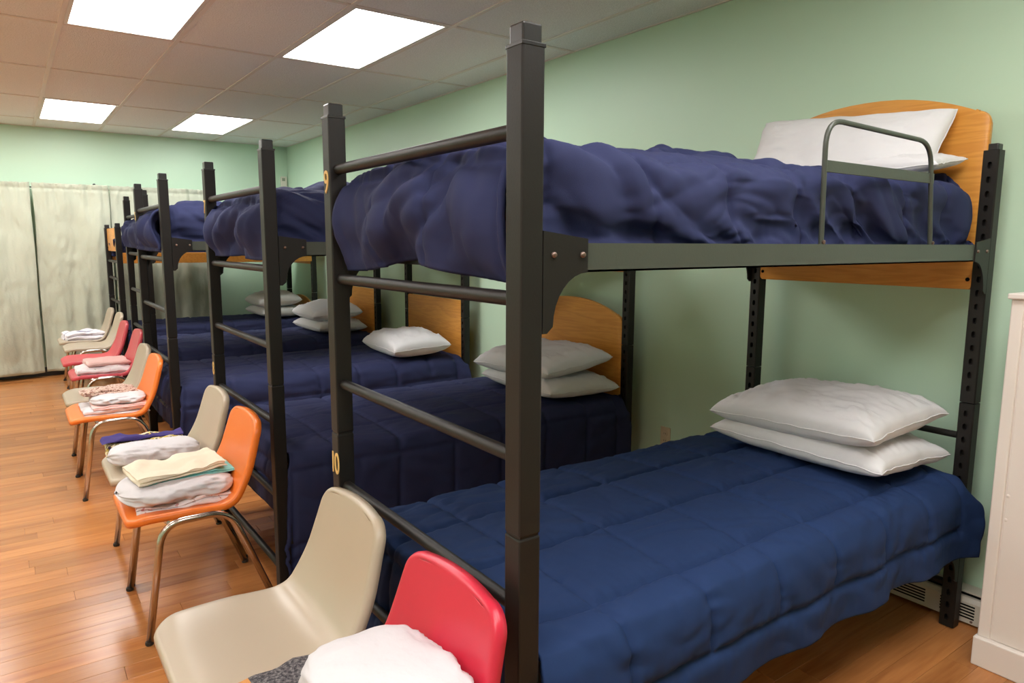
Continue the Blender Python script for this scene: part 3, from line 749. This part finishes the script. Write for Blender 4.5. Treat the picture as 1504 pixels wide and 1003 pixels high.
def shell_mesh(m):
    # profile in chair space: x back, z up (chair faces -x, front edge near x = 0)
    C = catmull([(.014, .434), (.06, .441), (.15, .436), (.25, .428), (.325, .430), (.372, .455), (.405, .520), (.430, .600), (.452, .680), (.466, .728)], 8)
    dl = np.r_[0, np.cumsum(np.linalg.norm(np.diff(C, axis=0), axis=1))]; L = dl[-1]
    qq = 1 - np.cos(np.linspace(0, PI / 2, 9))
    s = np.r_[.05 * qq[:-1], np.linspace(.05, L - .045, 44), (L - .045 * qq[:-1])[::-1]]
    cx, cz = np.interp(s, dl, C[:, 0]), np.interp(s, dl, C[:, 1])
    tx, tz = np.gradient(cx, s), np.gradient(cz, s); ln = np.hypot(tx, tz); tx, tz = tx / ln, tz / ln
    nx, nz = -tz, tx                                             # upward / forward normal
    f = s / L
    w = np.interp(f, [0, .1, .35, .52, .62, .8, 1], [.198, .208, .212, .206, .198, .183, .165])
    w = np.convolve(np.r_[[w[0]] * 4, w, [w[-1]] * 4], np.ones(9) / 9, 'valid')
    def corner(e, r): e = np.minimum(e, r); return r - np.sqrt(np.maximum(r * r - (r - e) ** 2, 0))
    w = w - corner(s, .050) - corner(L - s, .045)
    U = np.linspace(-1, 1, 25); U = np.sign(U) * (1 - (1 - np.abs(U)) ** 1.15)
    y = U[None, :] * w[:, None]
    dish = (.020 * np.interp(f, [0, .08, .3, .6, .75, 1], [.15, .5, 1, .8, .35, .2]))[:, None] * np.abs(U[None, :]) ** 2.6
    crownb = (-.010 * np.interp(f, [.9, 1], [0, 1]))[:, None] * np.abs(U[None, :]) ** 2
    P = np.stack([cx[:, None] + nx[:, None] * dish + tx[:, None] * crownb, y, cz[:, None] + nz[:, None] * dish + tz[:, None] * crownb], -1)
    N = np.repeat(np.stack([nx, 0 * nx, nz], -1)[:, None], len(U), 1)                  # profile normal, steady round the corners
    nu, nv = P.shape[:2]
    loop = [(0, k) for k in range(nv)] + [(i, nv - 1) for i in range(1, nu)] + [(nu - 1, k) for k in range(nv - 2, -1, -1)] + [(i, 0) for i in range(nu - 2, 0, -1)]
    lp = np.array([P[i] for i in loop]); lnn = np.array([N[i] for i in loop])
    tg = np.roll(lp, -1, 0) - np.roll(lp, 1, 0)
    for _ in range(2): tg = (np.roll(tg, 1, 0) + 2 * tg + np.roll(tg, -1, 0)) / 4
    tg /= np.linalg.norm(tg, axis=1)[:, None] + 1e-9
    o = np.cross(tg, lnn); o /= np.linalg.norm(o, axis=1)[:, None] + 1e-9
    cen = P.reshape(-1, 3).mean(0)
    if ((lp - cen) * o).sum() < 0: o = -o
    V = P.reshape(-1, 3).tolist(); idx = np.arange(nu * nv).reshape(nu, nv)
    F = np.stack([idx[:-1, :-1], idx[1:, :-1], idx[1:, 1:], idx[:-1, 1:]], -1).reshape(-1, 4).tolist()
    prev = [int(idx[i]) for i in loop]; r = .011
    for k, (ro, rn) in enumerate([(r * math.sin(a), r * (1 - math.cos(a))) for a in (.4, .8, 1.2, 1.57)] + [(r + .001, r + .012)]):
        base = len(V); V += (lp + o * ro - lnn * rn).tolist(); cur = list(range(base, base + len(loop)))
        for q in range(len(loop)):
            q2 = (q + 1) % len(loop); F.append([prev[q], prev[q2], cur[q2], cur[q]])
        prev = cur
    bm = bmesh.new(); vs = [bm.verts.new(v) for v in V]
    for f_ in F:
        try: bm.faces.new([vs[i] for i in f_])
        except ValueError: pass
    bmesh.ops.remove_doubles(bm, verts=bm.verts[:], dist=1e-5)
    bmesh.ops.recalc_face_normals(bm, faces=bm.faces[:])
    me = bpy.data.meshes.new('shell'); bm.to_mesh(me); bm.free(); me.materials.append(m)
    me.polygons.foreach_set('use_smooth', [True] * len(me.polygons)); return me

SHELLS = {k: shell_mesh(m) for k, m in (('orange', M_CORANGE), ('red', M_CRED), ('pink', M_CPINK), ('beige', M_CBEIGE))}
def leg_mesh(s):
    pts = fillet([(.045, s * .238, .010), (.108, s * .234, .424), (.335, s * .232, .424), (.492, s * .234, .010)], .075, 8)
    bm = bmesh.new(); tube(bm, pts, .0125, 12)
    me = bpy.data.meshes.new('leg_frame'); bmesh.ops.recalc_face_normals(bm, faces=bm.faces[:]); bm.to_mesh(me); bm.free(); me.materials.append(M_CHROME)
    me.polygons.foreach_set('use_smooth', [True] * len(me.polygons)); return me
LEGS = {s: leg_mesh(s) for s in (-1, 1)}
bm = bmesh.new(); lathe(bm, (0, 0, 0), [(.0125, 0), (.0140, .003), (.0140, .010), (.0125, .014)], 'z', 12)
GL = bpy.data.meshes.new('glide'); bm.to_mesh(GL); bm.free(); GL.materials.append(M_GLIDE)
bm = bmesh.new()
for x in (.13, .31):
    tube(bm, fillet([(x, -.228, .424), (x, -.16, .405), (x, .16, .405), (x, .228, .424)], .03, 3), .007, 8)
CB = bpy.data.meshes.new('cross_bars'); bmesh.ops.recalc_face_normals(bm, faces=bm.faces[:]); bm.to_mesh(CB); bm.free(); CB.materials.append(M_CHROME)
def chair(xf, yc, col, rz, label):
    t = empty('shell_chair', (xf + .24, yc, 0), math.radians(rz))
    sh = link('seat_shell', SHELLS[col], None, t); sh.location = (-.24, 0, 0)
    md = sh.modifiers.new('thickness', 'SOLIDIFY'); md.thickness = .004; md.offset = 0
    for s in (-1, 1):
        l = link('leg_frame', LEGS[s], None, t); l.location = (-.24, 0, 0)
        for x, y in ((.0435, s * .238), (.4935, s * .234)):
            g = link('glide', GL, None, l); g.location = (x, y, 0)
    c = link('cross_bar', CB, None, t); c.location = (-.24, 0, 0)
    tag(t, label, 'chair', 'moulded plastic chairs at the feet of the beds'); return t

CH = {1: (.225, 1.168, 'red', 0, 'nearest red plastic chair, cut by the lower edge, holding a grey blanket'),
      2: (.222, 1.672, 'beige', 0, 'nearest beige plastic chair, empty, next to the red one in front'),
      3: (.262, 2.835, 'orange', 0, 'nearer of the two orange chairs, holding white, teal and cream linen'),
      4: (.272, 3.345, 'beige', 0, 'beige chair holding a white roll, a grey blanket and purple cloth'),
      5: (.208, 4.562, 'orange', 0, 'farther of the two orange chairs, holding white and brown linen'),
      6: (.222, 5.064, 'beige', 0, 'empty beige chair just behind the farther orange one'),
      7: (.308, 5.960, 'pink', 0, 'red chair holding folded pink and white sheets'),
      8: (.300, 6.660, 'pink', 0, 'empty red chair behind the one with pink sheets'),
      9: (.360, 7.480, 'beige', 0, 'empty beige chair behind the red chairs'),
      10: (.350, 8.060, 'beige', 0, 'farthest beige chair against the curtain, holding striped linen')}
for c in CH.values(): chair(*c)

# ------------------------------------------------------------------ folded linen on the chairs
def cloth_mat(name, c, rough=.85, bump=(30, .3, 4), spots=None, stripe=None):
    m = mat(name, c, rough, .2, bump=bump)
    nt = m.node_tree; b = nt.nodes['Principled BSDF']; tc = nt.nodes.new('ShaderNodeTexCoord')
    if spots:
        v = nt.nodes.new('ShaderNodeTexNoise'); v.inputs['Scale'].default_value = spots[0]; v.inputs['Detail'].default_value = 2
        nt.links.new(tc.outputs['Object'], v.inputs['Vector'])
        cr = nt.nodes.new('ShaderNodeValToRGB'); cr.color_ramp.interpolation = 'CONSTANT'
        cols = spots[1]; e = cr.color_ramp.elements
        e[0].position = 0; e[0].color = cols[0]; e[1].position = spots[2][0]; e[1].color = cols[1]
        for cc, pp in zip(cols[2:], spots[2][1:]): q = e.new(pp); q.color = cc
        nt.links.new(v.outputs['Fac'], cr.inputs['Fac']); nt.links.new(cr.outputs[0], b.inputs['Base Color'])
    if stripe:
        ax, lo, hi, col = stripe
        sp = nt.nodes.new('ShaderNodeSeparateXYZ'); nt.links.new(tc.outputs['Object'], sp.inputs[0])
        g = nt.nodes.new('ShaderNodeMath'); g.operation = 'GREATER_THAN'; g.inputs[1].default_value = lo
        l = nt.nodes.new('ShaderNodeMath'); l.operation = 'LESS_THAN'; l.inputs[1].default_value = hi
        mu = nt.nodes.new('ShaderNodeMath'); mu.operation = 'MULTIPLY'
        for q in (g, l): nt.links.new(sp.outputs[ax], q.inputs[0])
        nt.links.new(g.outputs[0], mu.inputs[0]); nt.links.new(l.outputs[0], mu.inputs[1])
        mx = nt.nodes.new('ShaderNodeMix'); mx.data_type = 'RGBA'; mx.inputs[6].default_value = c; mx.inputs[7].default_value = col
        if b.inputs['Base Color'].is_linked: nt.links.new(b.inputs['Base Color'].links[0].from_socket, mx.inputs[6])
        nt.links.new(mu.outputs[0], mx.inputs[0]); nt.links.new(mx.outputs[2], b.inputs['Base Color'])
    return m

def folded(name, label, loc, size, layers, m, seed, rz=0, tilt=(0, 0), wob=.006, cat='folded linen', bend=0.0):
    """serpentine folded cloth: layers stacked in z, folds along the near and far sides; loc = centre of underside"""
    Lx, Wy, H = size; t = H / layers; hw = Wy / 2
    cl = []
    rs = random.Random(seed)
    for i in range(layers):
        ins = rs.uniform(0, .022)
        ya, yb = (-hw + ins + t / 2, hw - rs.uniform(0, .02) - t / 2); z = t * (i + .5)
        seq = np.linspace(ya, yb, 22) if i % 2 == 0 else np.linspace(yb, ya, 22)
        cl += [(y, z) for y in seq]
        if i < layers - 1:
            ye = seq[-1]; sg = 1 if i % 2 == 0 else -1
            for k in range(1, 6):
                a = -PI / 2 + k / 6 * PI; cl.append((ye + sg * t * .5 * math.cos(a), z + t * .5 + t * .5 * math.sin(a)))
    cl = np.array(cl); tg = np.gradient(cl, axis=0); tg /= np.linalg.norm(tg, axis=1)[:, None] + 1e-9
    nr = np.stack([-tg[:, 1], tg[:, 0]], -1); th = t * .47
    ring = np.concatenate([cl + nr * th, [cl[-1] + tg[-1] * th * .7], (cl - nr * th)[::-1], [cl[0] - tg[0] * th * .7]])
    nx = 22; xs_ = np.linspace(-.5, .5, nx); P = np.zeros((nx, len(ring), 3))
    for i, x in enumerate(xs_):
        e = 1 - .0 * abs(x)
        P[i, :, 0] = x * Lx + .010 * noise(ring[:, 0] * 9 + seed, ring[:, 1] * 60, i * 0 + 3.3) * (1 if x > 0 else -1) * abs(2 * x) ** 3
        P[i, :, 1] = ring[:, 0] * e; P[i, :, 2] = ring[:, 1]
    x, y, z = P[..., 0], P[..., 1], P[..., 2]; k = np.clip(z / H, .05, 1)
    P[..., 2] += k * (wob * 1.6 * noise(x * 8 + seed, y * 8, 1.) + wob * noise(x * 20 + seed, y * 20, z * 20)) + bend * (x / Lx) ** 2
    P[..., 1] += wob * 1.5 * noise(x * 9 + seed, z * 30, 2.) + wob * .7 * noise(x * 26 + seed, z * 60, 3.)
    P[..., 2] *= 1 - .18 * np.abs(2 * x / Lx) ** 6
    me = grid_mesh(name, P)
    bm = bmesh.new(); bm.from_mesh(me); bpy.data.meshes.remove(me)
    bm.verts.ensure_lookup_table(); n = len(ring)
    for i in range(nx - 1): bm.faces.new([bm.verts[q] for q in (i * n + n - 1, (i + 1) * n + n - 1, (i + 1) * n, i * n)])
    h = n // 2 - 1                                               # end strips between the two sides of the ribbon
    for base in (0, (nx - 1) * n):
        for q in range(h): 
            a, b2, c2, d2 = base + q, base + q + 1, base + (n - 2 - q - 1), base + (n - 2 - q)
            if len({a, b2, c2, d2}) == 4: bm.faces.new([bm.verts[v] for v in (a, b2, c2, d2)])
    o = from_bm(name, bm, m, None, smooth=True, angle=70)
    o.location = loc; o.rotation_euler = (tilt[0], tilt[1], math.radians(rz))
    tag(o, label, cat, 'folded linen on the chairs'); return o

def roll(name, label, loc, size, m, seed, rz=0, tilt=(0, 0), cat='rolled linen', wr=1.0):
    """soft bundle lying along x; loc = centre of underside"""
    Lx, Wy, H = size; n, k = 60, 48
    t = np.linspace(-1, 1, n); t = np.sign(t) * (1 - (1 - np.abs(t)) ** 1.5); a = np.linspace(0, 2 * PI, k, endpoint=False)
    T, A = np.meshgrid(t, a, indexing='ij'); s = seed * 5.1
    cap = (1 - np.abs(T) ** 5) ** .42
    c, sn = np.cos(A), np.sin(A); ex = .72
    yy = np.sign(c) * np.abs(c) ** ex; zz = np.sign(sn) * np.abs(sn) ** ex
    d = 1 + .10 * noise(T * 1.6 + s, c * 1.2, sn * 1.2) + wr * .07 * ridge(noise(T * 2.6 + s, c * 2.4 + sn * 1.1, sn * 2.4)) + wr * .035 * noise(T * 9 + s, c * 4, sn * 4)
    r = cap * d
    X = T * Lx / 2 * (1 + .06 * noise(c * 1.5 + s, sn * 1.5, T)) ; Y = yy * Wy / 2 * r; Z = zz * H / 2 * r
    Z = np.maximum(Z, -H / 2 * .86) + H / 2 * .86
    P = np.stack([X, Y, Z], -1)
    me = grid_mesh(name, np.transpose(P, (1, 0, 2)), closed_u=True)
    bm = bmesh.new(); bm.from_mesh(me); bpy.data.meshes.remove(me)
    bmesh.ops.remove_doubles(bm, verts=bm.verts[:], dist=5e-4)
    o = from_bm(name, bm, m, None, smooth=True); o.location = loc; o.rotation_euler = (tilt[0], tilt[1], math.radians(rz))
    tag(o, label, cat, 'folded linen on the chairs'); return o

L_WHITE = cloth_mat('white_sheet_cotton', srgb(212, 209, 212))
L_PRINT = cloth_mat('white_sheet_pink_print', srgb(232, 220, 218), spots=(30, [srgb(206, 150, 148), srgb(236, 226, 226), srgb(210, 190, 188)], (.36, .66)))
L_TEAL = cloth_mat('teal_towel', srgb(140, 208, 204), bump=(200, .4, 3))
L_CREAM = cloth_mat('cream_sheet', srgb(236, 226, 204))
L_GREY = cloth_mat('grey_wool_blanket', srgb(100, 96, 98), .95, (260, .6, 3), spots=(160, [srgb(78, 76, 80), srgb(104, 100, 102), srgb(130, 126, 126)], (.45, .58)))
L_GREYS = cloth_mat('grey_wool_blanket_orange_stripe', srgb(104, 100, 102), .95, (260, .6, 3), spots=(160, [srgb(70, 68, 72), srgb(100, 96, 98), srgb(128, 124, 124)], (.45, .58)), stripe=(0, -.105, -.085, srgb(214, 152, 92)))
L_PURP = cloth_mat('purple_cover', srgb(70, 60, 120))
L_FLORAL = cloth_mat('yellow_purple_floral', srgb(200, 180, 90), spots=(38, [srgb(70, 58, 90), srgb(214, 190, 100), srgb(230, 220, 200), srgb(120, 110, 60)], (.42, .52, .62)))
L_BROWN = cloth_mat('brown_ticked_sheet', srgb(190, 160, 145), spots=(60, [srgb(150, 112, 98), srgb(214, 190, 176), srgb(180, 146, 130)], (.45, .6)))
L_PINK = cloth_mat('pink_sheet', srgb(236, 196, 190))
L_PALEPINK = cloth_mat('pale_pink_sheet', srgb(240, 218, 218))
L_GREENP = cloth_mat('white_sheet_green_print', srgb(236, 230, 232), spots=(22, [srgb(150, 190, 160), srgb(236, 228, 230), srgb(236, 228, 230), srgb(226, 190, 196)], (.30, .6, .70)))
L_STRIPE = cloth_mat('white_sheet_navy_stripe', srgb(232, 228, 236), stripe=(1, -.02, .012, srgb(72, 84, 130)))
SZ = .436
# chair 1
x, y = CH[1][:2]
folded('folded_blanket', 'grey wool blanket with an orange stripe on the nearest red chair', (x + .19, y + .005, SZ), (.34, .41, .102), 4, L_GREYS, 1, 0, wob=.007)
folded('folded_sheet', 'pale pink sheet between blanket and white roll on the nearest red chair', (x + .265, y - .06, SZ + .104), (.23, .28, .018), 2, L_PALEPINK, 2, 3, wob=.008)
roll('rolled_sheet', 'plump white roll on top of the grey blanket, nearest red chair', (x + .285, y - .075, SZ + .116), (.36, .26, .088), L_WHITE, 3, 90, wr=.7)
# chair 3
x, y = CH[3][:2]
folded('folded_sheet', 'crumpled white and pink printed sheet at the bottom on the nearer orange chair', (x + .215, y - .02, SZ), (.34, .30, .030), 2, L_PRINT, 11, 0, wob=.012)
roll('rolled_sheet', 'white rolled sheet in the middle of the pile on the nearer orange chair', (x + .195, y - .01, SZ + .024), (.39, .30, .066), L_WHITE, 12, 2)
folded('folded_towel', 'teal towel under the cream sheet on the nearer orange chair', (x + .240, y + .04, SZ + .078), (.32, .22, .018), 2, L_TEAL, 13, 4, wob=.008)
folded('folded_sheet', 'cream folded sheet on top of the pile on the nearer orange chair', (x + .205, y + .03, SZ + .098), (.31, .21, .026), 3, L_CREAM, 14, 8, tilt=(0.04, -.05), wob=.010, bend=.015)
# chair 4
x, y = CH[4][:2]
folded('folded_blanket', 'dark grey blanket beneath the white roll on a beige chair', (x + .255, y + .01, SZ), (.32, .32, .034), 2, L_GREY, 21, -4, wob=.010)
roll('rolled_sheet', 'white rolled sheet lying on the dark grey blanket', (x + .190, y - .035, SZ + .028), (.35, .22, .078), L_WHITE, 22, -3)
folded('folded_sheet', 'yellow floral sheet leaning behind the white roll', (x + .175, y + .085, SZ + .034), (.31, .13, .062), 4, L_FLORAL, 23, -3, wob=.008)
folded('folded_cover', 'purple cloth on top of the floral sheet', (x + .165, y + .095, SZ + .098), (.33, .13, .010), 1, L_PURP, 24, -4, wob=.012)
# chair 5
x, y = CH[5][:2]
folded('folded_sheet', 'white folded sheets at the bottom on the farther orange chair', (x + .235, y, SZ), (.32, .32, .036), 3, L_WHITE, 31, 0, wob=.010)
folded('folded_sheet', 'pinkish sheet under the white roll on the farther orange chair', (x + .255, y - .02, SZ + .036), (.27, .28, .016), 2, L_PINK, 32, 0, wob=.006)
roll('rolled_sheet', 'white rolled sheet on the farther orange chair', (x + .255, y - .01, SZ + .050), (.28, .26, .052), L_WHITE, 33, 0)
folded('folded_sheet', 'brown patterned sheet on top, farther orange chair', (x + .22, y + .07, SZ + .094), (.28, .20, .016), 2, L_BROWN, 34, 5, wob=.008)
# chair 7
x, y = CH[7][:2]
folded('folded_sheet', 'white sheet with green print on a red chair', (x + .225, y, SZ), (.36, .34, .052), 3, L_GREENP, 41, 0, wob=.010)
folded('folded_sheet', 'pink folded sheet on top of the green printed one', (x + .245, y + .02, SZ + .056), (.27, .28, .034), 3, L_PINK, 42, 3, wob=.007)
# chair 10
x, y = CH[10][:2]
folded('folded_sheet', 'white folded sheets with a navy stripe on the farthest chair', (x + .225, y, SZ), (.34, .32, .080), 5, L_STRIPE, 51, 6, wob=.012)

# ------------------------------------------------------------------ curtains along the back wall
def curtain(label, xa, xb, seed, ztop=1.975, zbot=.055, yc=8.595):
    n, k = max(60, int((xb - xa) / .008)), 60
    u = np.linspace(0, 1, n); v = np.r_[np.linspace(0, .06, 14), np.linspace(.06, 1, k)[1:]]
    U, Vv = np.meshgrid(u, v, indexing='ij'); X = xa + (xb - xa) * U
    big = noise(X * 3.2 + seed, Vv * .8, seed) * .075 + noise(X * 8.5 + seed, Vv * 1.1, 2.) * .034
    gather = noise(X * 24 + seed, Vv * 2, 4.) * .032 * np.exp(-Vv / .09)
    small = noise(X * 7, Vv * 9 + seed, 5.) * .011 + billow(noise(X * 14, Vv * 13 + seed, 6.)) * .004 + noise(X * 30, Vv * 32 + seed, 6.) * .003
    Y = yc + big * (.35 + .65 * sstep(0, .35, Vv)) + gather + small
    neck = np.exp(-((Vv - .028) / .010) ** 2)
    Y = Y + neck * .010
    Z = ztop - Vv * (ztop - zbot) + .006 * noise(X * 30 + seed, 0, 7.) * np.exp(-Vv / .02) - .012 * noise(X * 2 + seed, 0, 9.) * Vv
    o = link('curtain', grid_mesh('curtain', np.stack([X + .012 * noise(X * 4 + seed, Vv * 3, 8.), Y, Z], -1)), M_CURT)
    md = o.modifiers.new('thickness', 'SOLIDIFY'); md.thickness = .003
    tag(o, label, 'curtain', 'pale green curtains on the back wall')
curtain('pale green curtain panel at the left edge of the picture', -1.9, .245, 1.3)
curtain('middle pale green curtain panel beside the farthest bunk', .262, .93, 4.7)
curtain('pale green curtain panel behind the farthest bunk beds', .945, 1.93, 8.2)
rod = tube_obj('curtain_rod', [(-2.0, 8.690, 1.935), (1.97, 8.690, 1.935)], .006, M_STEEL)
bm = bmesh.new(); box(bm, .800, .815, 8.59, 8.736, 1.955, 1.99, .002); box(bm, .795, .82, 8.585, 8.60, 1.945, 1.985, .002)
from_bm('rod_bracket', bm, M_CAP, rod)
tag(rod, 'thin dark curtain rod inside the curtain heading on the back wall', 'curtain rod')
struct(box_obj('baseboard_back', XL, XW, YB - .014, YB, 0, .09, M_CAP))

# ------------------------------------------------------------------ fittings on the right side
t = empty('baseboard_heater', (XW, 1.6, 0))
bm = bmesh.new(); prism(bm, [(-.088, .012), (-.088, .090), (-.074, .104), (-.058, .104), (-.058, .012)], 1, -.85, 1.1)
from_bm('cover', bm, M_HEATER, t)
box_obj('back_plate', -.058, -.001, -.85, 1.1, .006, .118, M_DARK, t)
bm = bmesh.new(); box(bm, -.066, -.001, -.85, 1.1, .116, .124, .002); from_bm('top_rail', bm, M_HEATER, t)
for k in range(11):
    y0 = -.80 + k * .172
    bm = bmesh.new()
    for z in range(5): box(bm, -.0895, -.0875, y0, y0 + .118, .030 + z * .0115, .0355 + z * .0115)
    from_bm('louvre_slots', bm, M_DARK, t)
bm = bmesh.new(); lathe(bm, (-.088, -.62, .022), [(.005, 0), (.005, -.002), (.002, -.004)], 'x', 8); from_bm('screw', bm, M_BOLT, t)
tag(t, 'low cream baseboard heater along the wall behind the nearest bunk', 'heater')

def outlet(y, z, lab):
    t = empty('wall_outlet', (XW, y, z))
    box_obj('cover_plate', -.006, 0, -.035, .035, -.057, .057, M_PLATE, t, .003)
    for s in (-1, 1):
        bm = bmesh.new(); lathe(bm, (-.006, 0, s * .02), [(.017, .001), (.017, -.002), (.0155, -.003)], 'x', 16); r = from_bm('socket', bm, M_PLATE, t)
        bm = bmesh.new()
        for yy in (-.006, .006): box(bm, -.0096, -.0088, yy - .001, yy + .001, s * .02 - .003, s * .02 + .006)
        from_bm('slot', bm, M_DARK, r)
    tag(t, lab, 'wall outlet')
outlet(2.560, .345, 'beige wall outlet between the nearest and second bunk')
outlet(4.478 - .30, .36, 'beige wall outlet behind the third bunk')

t = empty('thermostat', (2.825, YB, 2.122))
box_obj('case', -.036, .036, -.028, 0, -.062, .062, M_THERM, t, .004)
box_obj('display', -.024, .012, -.0295, -.027, .008, .044, M_LCD, t)
for k in range(2): box_obj('button', -.02 + k * .02, -.008 + k * .02, -.030, -.027, -.036, -.028, M_LFRAME, t)
tag(t, 'small cream thermostat high on the back wall in the corner', 'thermostat')

t = empty('cabinet', (2.70, .45, 0))
xa, ya, yb = 2.560 - 2.70, -.25, .878 - .45
box_obj('plinth', xa - .016, .165, ya - .016, yb + .006, 0, .100, M_CABINET, t, .004)
box_obj('body', xa + .008, .165, ya, yb, .096, 1.232, M_CABINET, t)
for y0, y1 in ((yb - .036, yb), (ya, ya + .036)): box_obj('stile', xa, xa + .012, y0, y1, .100, 1.232, M_CABINET, t, .005, 3)
box_obj('door', xa + .003, xa + .010, ya + .040, yb - .040, .104, 1.228, M_CABINET, t, .002)
box_obj('top_board', xa - .012, .165, ya - .012, yb + .008, 1.232, 1.250, M_CABINET, t, .004)
bm = bmesh.new()
for z in (.52, .60): lathe(bm, (xa + .003, yb - .046, z), [(.006, .001), (.006, -.001), (.003, -.002)], 'x', 8)
from_bm('screw_cap', bm, M_CABINET, t)
tag(t, 'white painted cabinet with a plinth cut by the right edge', 'cabinet')
